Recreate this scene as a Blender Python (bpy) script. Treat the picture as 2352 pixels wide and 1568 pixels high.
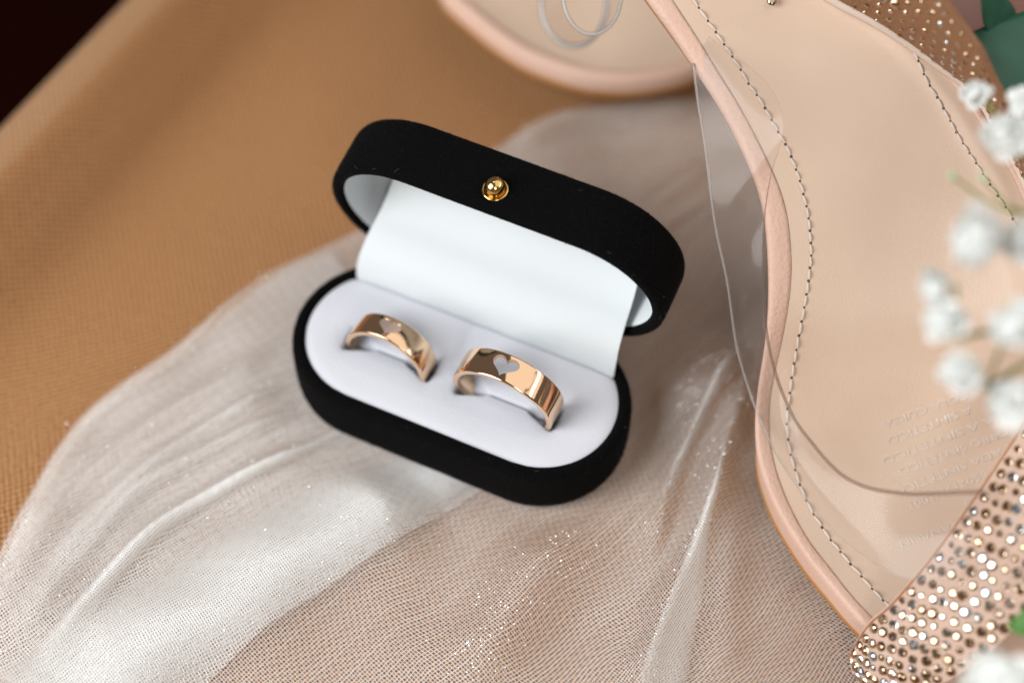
import bpy, math, random
import numpy as np
from mathutils import Vector, Matrix

random.seed(7)
RNG = np.random.default_rng(7)
SC = bpy.context.scene
COL = SC.collection
for o in list(bpy.data.objects):
    bpy.data.objects.remove(o)
MM = 0.001

# ------------------------------------------------------------------ camera
CAM = np.array([86.609, -175.104, 330.686])            # millimetres
FW = np.array([-0.2113303, 0.494517, -0.84308507])
RT = np.array([0.91118886, 0.41177962, 0.01313059])
UP = np.array([-0.35365855, 0.76543484, 0.53761989])
FPX = 4374.93 * 0.91875                                 # focal length in 2352-px units
cd = bpy.data.cameras.new('camera')
cam = bpy.data.objects.new('camera', cd)
COL.objects.link(cam)
R3 = Matrix(((RT[0], UP[0], -FW[0]), (RT[1], UP[1], -FW[1]), (RT[2], UP[2], -FW[2])))
cam.matrix_world = Matrix.Translation(Vector(CAM * MM)) @ R3.to_4x4()
cd.sensor_width = 36.0
cd.lens = 4374.93 / 2560 * 36.0
cd.clip_start = 0.01
cd.clip_end = 20.0
cd.dof.use_dof = True
cd.dof.focus_distance = 0.352
cd.dof.aperture_fstop = 4.3
cd.dof.aperture_blades = 0
SC.camera = cam

# ------------------------------------------------------------------ world, lamps, exposure
w = bpy.data.worlds.new('World')
SC.world = w
w.use_nodes = True
bg = w.node_tree.nodes['Background']
bg.inputs[0].default_value = (0.60, 0.52, 0.46, 1)
bg.inputs[1].default_value = 0.18


def area(name, loc, target, sx, sy, power, col):
    ld = bpy.data.lights.new(name, 'AREA')
    ld.shape = 'RECTANGLE'
    ld.size, ld.size_y = sx, sy
    ld.energy = power
    ld.color = col
    lo = bpy.data.objects.new(name, ld)
    COL.objects.link(lo)
    lo.location = Vector(loc)
    lo.rotation_euler = (Vector(target) - Vector(loc)).to_track_quat('-Z', 'Y').to_euler()
    return lo


area('window_light', (-0.44, -0.50, 0.50), (0.03, -0.02, 0.02), 0.50, 0.65, 7.8, (0.96, 0.985, 1.0))
area('front_right_fill', (0.50, -0.80, 0.75), (0.05, 0.03, 0.0), 0.25, 0.5, 2.4, (1.0, 0.98, 0.95))  # added fill lamp, also mirrored as bright bands in the gold
area('ring_streak_strip', (0.80, 0.36, 0.60), (0.01, 0.0, 0.02), 0.95, 0.09, 0.9, (0.92, 0.97, 1.0))  # added strip lamp, shaped to lay a bright streak across the bands
area('overhead_fill', (0.60, 0.42, 1.0), (0.15, 0.10, 0.0), 1.5, 1.5, 5.6, (1.0, 0.94, 0.86))  # added overhead panel standing in for bounce, brightens upward faces and ring tops
SC.view_settings.view_transform = 'Standard'
SC.view_settings.look = 'None'
SC.view_settings.exposure = 0.22
SC.view_settings.gamma = 1.0
SC.cycles.use_denoising = True
SC.cycles.max_bounces = 7
SC.cycles.diffuse_bounces = 3
SC.cycles.use_adaptive_sampling = True
SC.cycles.adaptive_threshold = 0.02
SC.cycles.transparent_max_bounces = 16
SC.cycles.sample_clamp_indirect = 8.0
SC.cycles.caustics_reflective = False
SC.cycles.caustics_refractive = False


# ------------------------------------------------------------------ helpers
def P(x, y, z=0.0):
    """a point of the 2352-px picture, set down at height z (mm)"""
    d = FW + (x - 1176) / FPX * RT - (y - 784) / FPX * UP
    return CAM + d * (z - CAM[2]) / d[2]


def PD(x, y, depth):
    """the same, at a distance (mm) along the view axis"""
    d = FW + (x - 1176) / FPX * RT - (y - 784) / FPX * UP
    return CAM + d * depth


def smooth_curve(pts, n):
    """Catmull-Rom through pts, n points evenly along it"""
    p = np.array(pts, float)
    q = np.vstack([2 * p[0] - p[1], p, 2 * p[-1] - p[-2]])
    out = []
    for i in range(1, len(q) - 2):
        for t in np.linspace(0, 1, 24, endpoint=False):
            a, b, c, d = q[i - 1], q[i], q[i + 1], q[i + 2]
            out.append(.5 * ((2 * b) + (c - a) * t + (2 * a - 5 * b + 4 * c - d) * t * t + (3 * b - a - 3 * c + d) * t ** 3))
    out.append(p[-1])
    out = np.array(out)
    s = np.r_[0, np.cumsum(np.linalg.norm(np.diff(out, axis=0), axis=1))]
    u = np.linspace(0, s[-1], n)
    return np.stack([np.interp(u, s, out[:, k]) for k in range(out.shape[1])], 1)


def empty(name, loc_mm):
    o = bpy.data.objects.new(name, None)
    o.empty_display_size = 0.01
    COL.objects.link(o)
    o.location = Vector(np.array(loc_mm) * MM)
    o['origin'] = [float(v) for v in loc_mm]
    return o


def origin(o):
    while o is not None:
        if 'origin' in o:
            return np.array(o['origin'][:])
        o = o.parent
    return np.zeros(3)


def tag(o, label, cat, group=None):
    o['label'] = label
    o['category'] = cat
    if group:
        o['group'] = group
    return o


def mesh_data(name, verts, faces, smooth=True, uv=None, sharp=None):
    me = bpy.data.meshes.new(name)
    me.from_pydata([tuple(v) for v in np.asarray(verts, float) * MM], [], [tuple(int(i) for i in f) for f in faces])
    if uv is not None:
        ul = me.uv_layers.new(name='UVMap')
        li = np.empty(len(me.loops), int)
        me.loops.foreach_get('vertex_index', li)
        ul.data.foreach_set('uv', np.asarray(uv, np.float32)[li].ravel())
    me.polygons.foreach_set('use_smooth', [bool(smooth)] * len(me.polygons))
    if sharp:
        me.set_sharp_from_angle(angle=math.radians(sharp))
    me.update()
    return me


def obj(name, verts, faces, mat, parent=None, smooth=True, uv=None, sharp=None, mats=None, fmat=None):
    v = np.asarray(verts, float)
    v = v - origin(parent)
    me = mesh_data(name, v, faces, smooth, uv, sharp)
    for m in (mats or [mat]):
        me.materials.append(m)
    if fmat is not None:
        me.polygons.foreach_set('material_index', fmat)
    o = bpy.data.objects.new(name, me)
    COL.objects.link(o)
    o.parent = parent
    return o


def inst(name, me, M, parent):
    """an object sharing mesh data, placed by a matrix in millimetres"""
    o = bpy.data.objects.new(name, me)
    COL.objects.link(o)
    o.parent = parent
    L = M.copy()
    L.translation = (Vector(M.translation) - Vector(origin(parent))) * MM
    o.matrix_local = L
    return o


def frame(x, y, z, p, s=(1, 1, 1)):
    x, y, z = [np.asarray(a, float) for a in (x, y, z)]
    return Matrix(((x[0] * s[0], y[0] * s[1], z[0] * s[2], p[0]), (x[1] * s[0], y[1] * s[1], z[1] * s[2], p[1]),
                   (x[2] * s[0], y[2] * s[1], z[2] * s[2], p[2]), (0, 0, 0, 1)))


def nrm(v):
    v = np.asarray(v, float)
    return v / (np.linalg.norm(v) + 1e-12)


def grid_faces(nu, nv, cu=False, cv=False):
    f = []
    for i in range(nu if cu else nu - 1):
        for j in range(nv if cv else nv - 1):
            i2, j2 = (i + 1) % nu, (j + 1) % nv
            f.append((i * nv + j, i2 * nv + j, i2 * nv + j2, i * nv + j2))
    return f


def tube(path, rad, n=8, cap=True):
    path = np.asarray(path, float)
    m = len(path)
    rad = np.full(m, rad, float) if np.isscalar(rad) else np.asarray(rad, float)
    T = np.gradient(path, axis=0)
    T /= np.linalg.norm(T, axis=1)[:, None] + 1e-12
    ref = np.array([0, 0, 1.0]) if abs(T[0][2]) < .9 else np.array([1.0, 0, 0])
    v = []
    a = nrm(np.cross(T[0], ref))
    for i in range(m):
        a = nrm(a - T[i] * np.dot(a, T[i]))
        b = np.cross(T[i], a)
        for k in range(n):
            t = 2 * math.pi * k / n
            v.append(path[i] + rad[i] * (math.cos(t) * a + math.sin(t) * b))
    f = grid_faces(m, n, False, True)
    if cap:
        f += [tuple(range(n))[::-1], tuple((m - 1) * n + k for k in range(n))]
    return np.array(v), f


# ------------------------------------------------------------------ materials
def mat(name):
    m = bpy.data.materials.new(name)
    m.use_nodes = True
    nt = m.node_tree
    return m, nt, nt.nodes['Principled BSDF'], nt.nodes['Material Output']


def N(nt, kind, **kw):
    n = nt.nodes.new(kind)
    for k, v in kw.items():
        if k.startswith('i_'):
            n.inputs[k[2:].replace('_', ' ')].default_value = v
        else:
            setattr(n, k, v)
    return n


def math_node(nt, op, a=None, b=None, c=None):
    n = nt.nodes.new('ShaderNodeMath')
    n.operation = op
    for i, x in enumerate((a, b, c)):
        if x is None:
            continue
        if isinstance(x, (int, float)):
            n.inputs[i].default_value = x
        else:
            nt.links.new(x, n.inputs[i])
    return n.outputs[0]


def ramp(nt, fac, stops):
    r = nt.nodes.new('ShaderNodeValToRGB')
    e = r.color_ramp.elements
    while len(e) < len(stops):
        e.new(0.5)
    for el, (p, c) in zip(e, stops):
        el.position = p
        el.color = (*c, 1) if len(c) == 3 else c
    nt.links.new(fac, r.inputs[0])
    return r.outputs[0]


def noise_bump(nt, b, scale, strength, dist, detail=4, coord='Object'):
    tc = N(nt, 'ShaderNodeTexCoord')
    no = N(nt, 'ShaderNodeTexNoise')
    no.inputs['Scale'].default_value = scale
    no.inputs['Detail'].default_value = detail
    nt.links.new(tc.outputs[coord], no.inputs['Vector'])
    bp = N(nt, 'ShaderNodeBump')
    bp.inputs['Strength'].default_value = strength
    bp.inputs['Distance'].default_value = dist
    nt.links.new(no.outputs['Fac'], bp.inputs['Height'])
    nt.links.new(bp.outputs[0], b.inputs['Normal'])
    return no, tc, bp


def m_velvet():
    m, nt, b, o = mat('black_velvet')
    b.inputs['Base Color'].default_value = (0.0028, 0.0027, 0.0029, 1)
    b.inputs['Roughness'].default_value = 0.95
    b.inputs['Specular IOR Level'].default_value = 0.06
    b.inputs['Sheen Weight'].default_value = 0.02
    b.inputs['Sheen Roughness'].default_value = 0.4
    b.inputs['Sheen Tint'].default_value = (0.5, 0.45, 0.42, 1)
    noise_bump(nt, b, 2200, 0.6, 0.0003)
    return m


def m_pile():
    m, nt, b, o = mat('black_velvet_pile')
    b.inputs['Base Color'].default_value = (0.014, 0.0132, 0.0130, 1)
    b.inputs['Roughness'].default_value = 0.8
    b.inputs['Specular IOR Level'].default_value = 0.1
    return m


def m_felt():
    m, nt, b, o = mat('white_felt')
    b.inputs['Base Color'].default_value = (0.655, 0.66, 0.715, 1)
    b.inputs['Roughness'].default_value = 0.95
    b.inputs['Specular IOR Level'].default_value = 0.1
    b.inputs['Sheen Weight'].default_value = 0.25
    noise_bump(nt, b, 1800, 0.5, 0.0002)
    return m


def m_satin():
    m, nt, b, o = mat('white_satin')
    b.inputs['Base Color'].default_value = (0.67, 0.705, 0.72, 1)
    b.inputs['Roughness'].default_value = 0.55
    b.inputs['Specular IOR Level'].default_value = 0.25
    tc = N(nt, 'ShaderNodeTexCoord')
    wv = N(nt, 'ShaderNodeTexChecker')
    wv.inputs['Scale'].default_value = 2600
    nt.links.new(tc.outputs['Object'], wv.inputs['Vector'])
    bp = N(nt, 'ShaderNodeBump')
    bp.inputs['Strength'].default_value = 0.15
    bp.inputs['Distance'].default_value = 0.0001
    nt.links.new(wv.outputs['Fac'], bp.inputs['Height'])
    nt.links.new(bp.outputs[0], b.inputs['Normal'])
    return m


def m_gold(name, col, rough, scratch=0.0, brushed=False):
    m, nt, b, o = mat(name)
    b.inputs['Base Color'].default_value = (*col, 1)
    b.inputs['Metallic'].default_value = 1.0
    b.inputs['Roughness'].default_value = rough
    if scratch:
        tc = N(nt, 'ShaderNodeTexCoord')
        mp = N(nt, 'ShaderNodeMapping')
        mp.inputs['Scale'].default_value = (150, 1500 if not brushed else 3500, 150)
        mp.inputs['Rotation'].default_value = (0.1, 0.2, 0.3)
        nt.links.new(tc.outputs['Object'], mp.inputs['Vector'])
        no = N(nt, 'ShaderNodeTexNoise')
        no.inputs['Scale'].default_value = 1.6
        no.inputs['Detail'].default_value = 6
        nt.links.new(mp.outputs[0], no.inputs['Vector'])
        bp = N(nt, 'ShaderNodeBump')
        bp.inputs['Strength'].default_value = scratch
        bp.inputs['Distance'].default_value = 0.00005
        nt.links.new(no.outputs['Fac'], bp.inputs['Height'])
        nt.links.new(bp.outputs[0], b.inputs['Normal'])
    return m


def m_leather(name, col, col2, rough, bump=0.25, scale=900, spec=0.4, coat=0.0):
    m, nt, b, o = mat(name)
    b.inputs['Roughness'].default_value = rough
    b.inputs['Specular IOR Level'].default_value = spec
    b.inputs['Coat Weight'].default_value = coat
    b.inputs['Coat Roughness'].default_value = 0.2
    tc = N(nt, 'ShaderNodeTexCoord')
    big = N(nt, 'ShaderNodeTexNoise')
    big.inputs['Scale'].default_value = 28
    big.inputs['Detail'].default_value = 3
    nt.links.new(tc.outputs['Object'], big.inputs['Vector'])
    nt.links.new(ramp(nt, big.outputs['Fac'], [(0.35, col), (0.65, col2)]), b.inputs['Base Color'])
    vo = N(nt, 'ShaderNodeTexVoronoi')
    vo.inputs['Scale'].default_value = scale
    nt.links.new(tc.outputs['Object'], vo.inputs['Vector'])
    no = N(nt, 'ShaderNodeTexNoise')
    no.inputs['Scale'].default_value = scale * 1.7
    no.inputs['Detail'].default_value = 3
    nt.links.new(tc.outputs['Object'], no.inputs['Vector'])
    h = math_node(nt, 'ADD', vo.outputs['Distance'], no.outputs['Fac'])
    bp = N(nt, 'ShaderNodeBump')
    bp.inputs['Strength'].default_value = bump
    bp.inputs['Distance'].default_value = 0.0002
    nt.links.new(h, bp.inputs['Height'])
    nt.links.new(bp.outputs[0], b.inputs['Normal'])
    return m


def m_fabric(name='tan_weave', c1=(0.18, 0.072, 0.024), c2=(0.355, 0.172, 0.068), c3=(0.49, 0.265, 0.122)):
    """tan open-weave cloth: a plain weave with dark gaps"""
    m, nt, b, o = mat(name)
    b.inputs['Roughness'].default_value = 0.85
    b.inputs['Specular IOR Level'].default_value = 0.2
    b.inputs['Sheen Weight'].default_value = 0.12
    b.inputs['Sheen Tint'].default_value = (0.9, 0.75, 0.6, 1)
    uv = N(nt, 'ShaderNodeUVMap')
    sx = N(nt, 'ShaderNodeSeparateXYZ')
    wob = N(nt, 'ShaderNodeTexNoise')
    wob.inputs['Scale'].default_value = 0.25
    nt.links.new(uv.outputs[0], wob.inputs['Vector'])
    add = N(nt, 'ShaderNodeVectorMath', operation='ADD')
    sc = N(nt, 'ShaderNodeVectorMath', operation='SCALE')
    sc.inputs['Scale'].default_value = 1.2
    nt.links.new(wob.outputs['Color'], sc.inputs[0])
    nt.links.new(uv.outputs[0], add.inputs[0])
    nt.links.new(sc.outputs[0], add.inputs[1])
    nt.links.new(add.outputs[0], sx.inputs[0])
    pu = 2 * math.pi / 1.9
    su = math_node(nt, 'SINE', math_node(nt, 'MULTIPLY', sx.outputs[0], pu))
    sv = math_node(nt, 'SINE', math_node(nt, 'MULTIPLY', sx.outputs[1], pu))
    pr = math_node(nt, 'MULTIPLY', su, sv)
    n2 = N(nt, 'ShaderNodeTexNoise')
    n2.inputs['Scale'].default_value = 1.4
    n2.inputs['Detail'].default_value = 5
    nt.links.new(uv.outputs[0], n2.inputs['Vector'])
    h = math_node(nt, 'ADD', math_node(nt, 'MULTIPLY', pr, 0.30), math_node(nt, 'MULTIPLY', n2.outputs['Fac'], 0.9))
    c = ramp(nt, h, [(0.22, c1), (0.45, c2), (0.7, c3)])
    nt.links.new(c, b.inputs['Base Color'])
    bp = N(nt, 'ShaderNodeBump')
    bp.inputs['Strength'].default_value = 0.5
    bp.inputs['Distance'].default_value = 0.0006
    nt.links.new(h, bp.inputs['Height'])
    nt.links.new(bp.outputs[0], b.inputs['Normal'])
    return m


def m_veil(name='organza', pitch=0.76, cover=0.27, dense=0.0):
    """sheer organza: threads by UV (mm), the gaps between them clear"""
    m, nt, b, o = mat(name)
    uv = N(nt, 'ShaderNodeUVMap')
    wob = N(nt, 'ShaderNodeTexNoise')
    wob.inputs['Scale'].default_value = 0.09
    wob.inputs['Detail'].default_value = 2
    nt.links.new(uv.outputs[0], wob.inputs['Vector'])
    sc = N(nt, 'ShaderNodeVectorMath', operation='SCALE')
    sc.inputs['Scale'].default_value = 0.9
    nt.links.new(wob.outputs['Color'], sc.inputs[0])
    add = N(nt, 'ShaderNodeVectorMath', operation='ADD')
    nt.links.new(uv.outputs[0], add.inputs[0])
    nt.links.new(sc.outputs[0], add.inputs[1])
    sx = N(nt, 'ShaderNodeSeparateXYZ')
    nt.links.new(add.outputs[0], sx.inputs[0])

    def tri(s, pit):
        f = math_node(nt, 'FRACT', math_node(nt, 'DIVIDE', s, pit))
        return math_node(nt, 'ABSOLUTE', math_node(nt, 'SUBTRACT', f, 0.5))      # 0 at the thread's middle
    tu, tv = tri(sx.outputs[0], pitch), tri(sx.outputs[1], pitch * 0.82)
    # threads differ in strength
    wn = N(nt, 'ShaderNodeTexWhiteNoise', noise_dimensions='1D')
    nt.links.new(math_node(nt, 'FLOOR', math_node(nt, 'DIVIDE', sx.outputs[0], pitch)), wn.inputs['W'])
    wu = math_node(nt, 'MULTIPLY_ADD', wn.outputs['Value'], 0.07, cover * 0.5 - 0.05)
    thu = math_node(nt, 'LESS_THAN', tu, wu)
    thv = math_node(nt, 'LESS_THAN', tv, cover * 0.5 - 0.015)
    thr = math_node(nt, 'MAXIMUM', thu, thv)
    fac = math_node(nt, 'MULTIPLY_ADD', thr, 0.64, 0.05 + dense)
    at = N(nt, 'ShaderNodeAttribute', attribute_name='cloth_layers')
    fac = math_node(nt, 'MULTIPLY', fac, at.outputs['Fac'])
    df = N(nt, 'ShaderNodeBsdfDiffuse')
    df.inputs['Color'].default_value = (0.95, 0.945, 0.93, 1)
    tl = N(nt, 'ShaderNodeBsdfTranslucent')
    tl.inputs['Color'].default_value = (0.86, 0.86, 0.84, 1)
    m1 = N(nt, 'ShaderNodeMixShader')
    m1.inputs[0].default_value = 0.18
    nt.links.new(df.outputs[0], m1.inputs[1])
    nt.links.new(tl.outputs[0], m1.inputs[2])
    gl = N(nt, 'ShaderNodeBsdfGlossy')
    gl.inputs['Roughness'].default_value = 0.24
    gl.inputs['Color'].default_value = (0.95, 0.97, 1, 1)
    # round threads and small random glints
    vo = N(nt, 'ShaderNodeTexVoronoi')
    vo.inputs['Scale'].default_value = 1.1
    nt.links.new(uv.outputs[0], vo.inputs['Vector'])
    hh = math_node(nt, 'ADD', math_node(nt, 'MULTIPLY', math_node(nt, 'MINIMUM', tu, tv), -1.0),
                   math_node(nt, 'MULTIPLY', vo.outputs['Distance'], 0.35))
    bp = N(nt, 'ShaderNodeBump')
    bp.inputs['Strength'].default_value = 0.8
    bp.inputs['Distance'].default_value = 0.0005
    nt.links.new(hh, bp.inputs['Height'])
    nt.links.new(bp.outputs[0], gl.inputs['Normal'])
    m2 = N(nt, 'ShaderNodeMixShader')
    m2.inputs[0].default_value = 0.10
    nt.links.new(m1.outputs[0], m2.inputs[1])
    nt.links.new(gl.outputs[0], m2.inputs[2])
    tr = N(nt, 'ShaderNodeBsdfTransparent')
    m3 = N(nt, 'ShaderNodeMixShader')
    nt.links.new(fac, m3.inputs[0])
    nt.links.new(tr.outputs[0], m3.inputs[1])
    nt.links.new(m2.outputs[0], m3.inputs[2])
    nt.links.new(m3.outputs[0], o.inputs['Surface'])
    return m


def m_vinyl(name, tint, body, rough=0.05, bump=0.05, refl=1.0):
    """clear soft plastic sheet"""
    m, nt, b, o = mat(name)
    tr = N(nt, 'ShaderNodeBsdfTransparent')
    tr.inputs['Color'].default_value = (*tint, 1)
    gl = N(nt, 'ShaderNodeBsdfGlossy')
    gl.inputs['Roughness'].default_value = rough
    df = N(nt, 'ShaderNodeBsdfDiffuse')
    df.inputs['Color'].default_value = (0.75, 0.74, 0.73, 1)
    fr = N(nt, 'ShaderNodeFresnel')
    fr.inputs['IOR'].default_value = 1.5
    tc = N(nt, 'ShaderNodeTexCoord')
    no = N(nt, 'ShaderNodeTexNoise')
    no.inputs['Scale'].default_value = 60
    nt.links.new(tc.outputs['Object'], no.inputs['Vector'])
    bp = N(nt, 'ShaderNodeBump')
    bp.inputs['Strength'].default_value = bump
    bp.inputs['Distance'].default_value = 0.002
    nt.links.new(no.outputs['Fac'], bp.inputs['Height'])
    if bump:
        nt.links.new(bp.outputs[0], gl.inputs['Normal'])
    a = N(nt, 'ShaderNodeMixShader')
    a.inputs[0].default_value = body
    nt.links.new(tr.outputs[0], a.inputs[1])
    nt.links.new(df.outputs[0], a.inputs[2])
    c = N(nt, 'ShaderNodeMixShader')
    nt.links.new(math_node(nt, 'MULTIPLY', fr.outputs[0], refl), c.inputs[0])
    nt.links.new(a.outputs[0], c.inputs[1])
    nt.links.new(gl.outputs[0], c.inputs[2])
    nt.links.new(c.outputs[0], o.inputs['Surface'])
    return m


def m_plain(name, col, rough=0.6, spec=0.4, bump=None, sss=0.0):
    m, nt, b, o = mat(name)
    b.inputs['Base Color'].default_value = (*col, 1)
    b.inputs['Roughness'].default_value = rough
    b.inputs['Specular IOR Level'].default_value = spec
    if sss:
        b.inputs['Subsurface Weight'].default_value = sss
        b.inputs['Subsurface Radius'].default_value = (0.002, 0.002, 0.0015)
        b.inputs['Subsurface Scale'].default_value = 0.5
    if bump:
        noise_bump(nt, b, *bump)
    return m


def m_stone():
    m, nt, b, o = mat('champagne_crystal')
    oi = N(nt, 'ShaderNodeObjectInfo')
    nt.links.new(ramp(nt, oi.outputs['Random'], [(0.0, (0.42, 0.28, 0.17)), (0.4, (0.60, 0.45, 0.32)), (0.75, (0.74, 0.64, 0.54)), (1.0, (0.58, 0.66, 0.76))]),
                 b.inputs['Base Color'])
    b.inputs['Metallic'].default_value = 1.0
    b.inputs['Roughness'].default_value = 0.11
    return m


def m_leaf():
    m, nt, b, o = mat('green_leaf')
    tc = N(nt, 'ShaderNodeTexCoord')
    no = N(nt, 'ShaderNodeTexNoise')
    no.inputs['Scale'].default_value = 90
    no.inputs['Detail'].default_value = 4
    nt.links.new(tc.outputs['Object'], no.inputs['Vector'])
    nt.links.new(ramp(nt, no.outputs['Fac'], [(0.3, (0.012, 0.070, 0.040)), (0.7, (0.026, 0.115, 0.068))]), b.inputs['Base Color'])
    b.inputs['Roughness'].default_value = 0.5
    bp = N(nt, 'ShaderNodeBump')
    bp.inputs['Strength'].default_value = 0.3
    bp.inputs['Distance'].default_value = 0.0005
    nt.links.new(no.outputs['Fac'], bp.inputs['Height'])
    nt.links.new(bp.outputs[0], b.inputs['Normal'])
    return m


def m_petal():
    m, nt, b, o = mat('white_petal')
    b.inputs['Base Color'].default_value = (0.95, 0.97, 0.95, 1)
    b.inputs['Roughness'].default_value = 0.8
    b.inputs['Specular IOR Level'].default_value = 0.1
    tl = N(nt, 'ShaderNodeBsdfTranslucent')
    tl.inputs['Color'].default_value = (0.97, 0.98, 0.94, 1)
    mx = N(nt, 'ShaderNodeMixShader')
    mx.inputs[0].default_value = 0.22
    nt.links.new(b.outputs[0], mx.inputs[1])
    nt.links.new(tl.outputs[0], mx.inputs[2])
    nt.links.new(mx.outputs[0], o.inputs['Surface'])
    return m


M_VELVET, M_PILE, M_FELT, M_SATIN = m_velvet(), m_pile(), m_felt(), m_satin()
M_GOLD = m_gold('rose_gold', (0.93, 0.645, 0.43), 0.05, 0.08)
M_GOLDCUT = m_gold('rose_gold_cut_face', (0.78, 0.50, 0.32), 0.38, 0.8)
M_BRUSH = m_gold('brushed_rose_gold', (0.80, 0.64, 0.56), 0.5, 0.8, True)
M_BRASS = m_gold('yellow_brass', (0.78, 0.54, 0.22), 0.12, 0.1)
M_FABRIC = m_fabric()
M_VEIL = m_veil()
M_VEIL2 = m_veil('organza_doubled', 0.66, 0.5, 0.22)
M_INSOLE = m_leather('beige_insole_leather', (0.655, 0.480, 0.362), (0.69, 0.52, 0.40), 0.30, 0.10, 1500, 0.5)
M_BIND = m_leather('pink_binding_leather', (0.63, 0.41, 0.315), (0.67, 0.45, 0.35), 0.5, 0.5, 1100, 0.35)
M_OUTSOLE = m_plain('tan_outsole', (0.42, 0.185, 0.055), 0.5, 0.4, (300, 0.2, 0.0004))
M_THREAD = m_plain('beige_thread', (0.62, 0.53, 0.46), 0.5, 0.4, (4000, 0.6, 0.0001))
M_HOLE = m_plain('needle_hole_dark', (0.035, 0.03, 0.035), 0.9, 0.1)
M_EMBOSS = m_leather('embossed_leather', (0.66, 0.56, 0.48), (0.69, 0.59, 0.51), 0.12, 0.1, 1500, 0.9, 0.4)
M_VINYL = m_vinyl('clear_vinyl', (0.96, 0.945, 0.935), 0.03, 0.12, 0.05, 0.40)
M_VINYLEDGE = m_vinyl('vinyl_cut_edge', (0.70, 0.61, 0.55), 0.06, 0.3, 0, 0.35)
M_VINYLPALE = m_vinyl('vinyl_pale_edge', (0.92, 0.91, 0.90), 0.14, 0.3, 0, 0.6)
M_LOOPEDGE = m_vinyl('vinyl_bright_edge', (0.92, 0.92, 0.92), 0.5, 0.2, 0, 1.0)
M_STRAP = m_plain('pink_suede_strap', (0.63, 0.44, 0.345), 0.75, 0.25, (1200, 0.8, 0.0004))
M_STRAPDARK = m_plain('copper_glitter_cloth', (0.25, 0.115, 0.05), 0.5, 0.5, (1500, 1.0, 0.0006))
M_STRAPEDGE = m_plain('copper_strap_edge', (0.36, 0.13, 0.05), 0.6, 0.3)
M_STONE = m_stone()
M_CREAM = m_plain('cream_strap_edge', (0.66, 0.53, 0.44), 0.6, 0.3)
M_LEAF = m_leaf()
M_RIB = m_plain('leaf_midrib', (0.05, 0.14, 0.06), 0.5)
M_STEM = m_plain('flower_stem', (0.20, 0.22, 0.05), 0.6)
M_PETAL = m_petal()
M_CENTRE = m_plain('bloom_centre', (0.72, 0.76, 0.55), 0.7)
M_BUD = m_plain('green_bud', (0.45, 0.58, 0.35), 0.6)
M_PINK = m_leather('pink_shoe_leather', (0.26, 0.12, 0.095), (0.32, 0.16, 0.125), 0.45, 0.3, 800)
M_FLOOR = m_plain('dark_floor', (0.012, 0.0025, 0.0015), 0.9, 0.0)

# ------------------------------------------------------------------ the setting
v = [(-3000, -3000, -320), (3000, -3000, -320), (3000, 3000, -320), (-3000, 3000, -320)]
fl = obj('floor', v, [(0, 1, 2, 3)], M_FLOOR)
fl['kind'] = 'structure'

# tan fabric with a rolled far edge; s runs inward from the edge, t along it
E0, E1 = P(-10, 372, 2)[:2], P(352, 0, 2)[:2]
ET = (E1 - E0) / np.linalg.norm(E1 - E0)
EN = np.array([ET[1], -ET[0]])
if np.dot(EN, -E0) < 0:
    EN = -EN


def st_of(x, y):
    d = np.array([x, y]) - E0
    return float(d @ EN), float(d @ ET)


FPROF = smooth_curve([(-7, -60), (-7.5, -30), (-7, -12), (-5, 1), (-1, 7.4), (4, 9.4), (9, 8.2), (17, 1.2), (28, -6.6), (42, -7.6), (66, -4.2), (95, -1.6), (140, -1.6)], 70)
FPROF = np.vstack([FPROF, [[s, -1.6] for s in np.linspace(150, 520, 24)]])


def fabric_z(x, y):
    s, t = st_of(x, y)
    if s < -1:
        return -20
    return float(np.interp(s, FPROF[26:, 0], FPROF[26:, 1]))


ts = np.linspace(-320, 420, 110)
V, UV = [], []
su = np.r_[0, np.cumsum(np.linalg.norm(np.diff(FPROF, axis=0), axis=1))]
for i, (s, z) in enumerate(FPROF):
    for t in ts:
        p = E0 + EN * s + ET * t
        far = min(1.0, max(0.0, s / 30.0)) if s > 0 else 0
        wv = 0.9 * math.sin(t * 0.021 + s * 0.03 + 1.0) * min(1, max(0, (45 - abs(s - 20)) / 45.0))
        lift = 0.7 * math.sin(t / 37.0 + 0.6) * (1 if s < 20 else 0.3)
        V.append((p[0] + EN[0] * wv, p[1] + EN[1] * wv, z + (lift if s < 60 else 0)))
        UV.append((su[i], t))
fab = obj('fabric_sheet', V, grid_faces(len(FPROF), len(ts)), M_FABRIC, uv=UV)
fab['kind'] = 'structure'
# paler turned hem along the edge
hs = [k for k, (a_, b_) in enumerate(FPROF) if -9 < a_ < 9.5 and b_ > -14]
HV, HU = [], []
for k in hs:
    a_ = V[k * len(ts):(k + 1) * len(ts)]
    k2 = min(k + 1, len(FPROF) - 1)
    tg = FPROF[k2] - FPROF[k]
    nn2 = np.array([-tg[1], tg[0]]) / (np.linalg.norm(tg) + 1e-9)
    off = .35 * math.sin(math.pi * min(1, max(0, (hs[-1] - k) / 3.0)) / 2)
    for q_, (px_, py_, pz_) in enumerate(a_):
        HV.append((px_ + EN[0] * nn2[0] * off, py_ + EN[1] * nn2[0] * off, pz_ + nn2[1] * off - .02))
        HU.append((su[k], ts[q_]))
obj('hem', HV, grid_faces(len(hs), len(ts)), m_fabric('pale_hem_weave', (0.24, 0.12, 0.055), (0.37, 0.20, 0.10), (0.46, 0.27, 0.145)), fab, uv=HU)

# ------------------------------------------------------------------ ring box
R, A = 19.0, 18.85
BH = 14.96            # rim height of the base
LT = math.radians(82.33)
LH = 14.06
TW = 2.85


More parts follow.
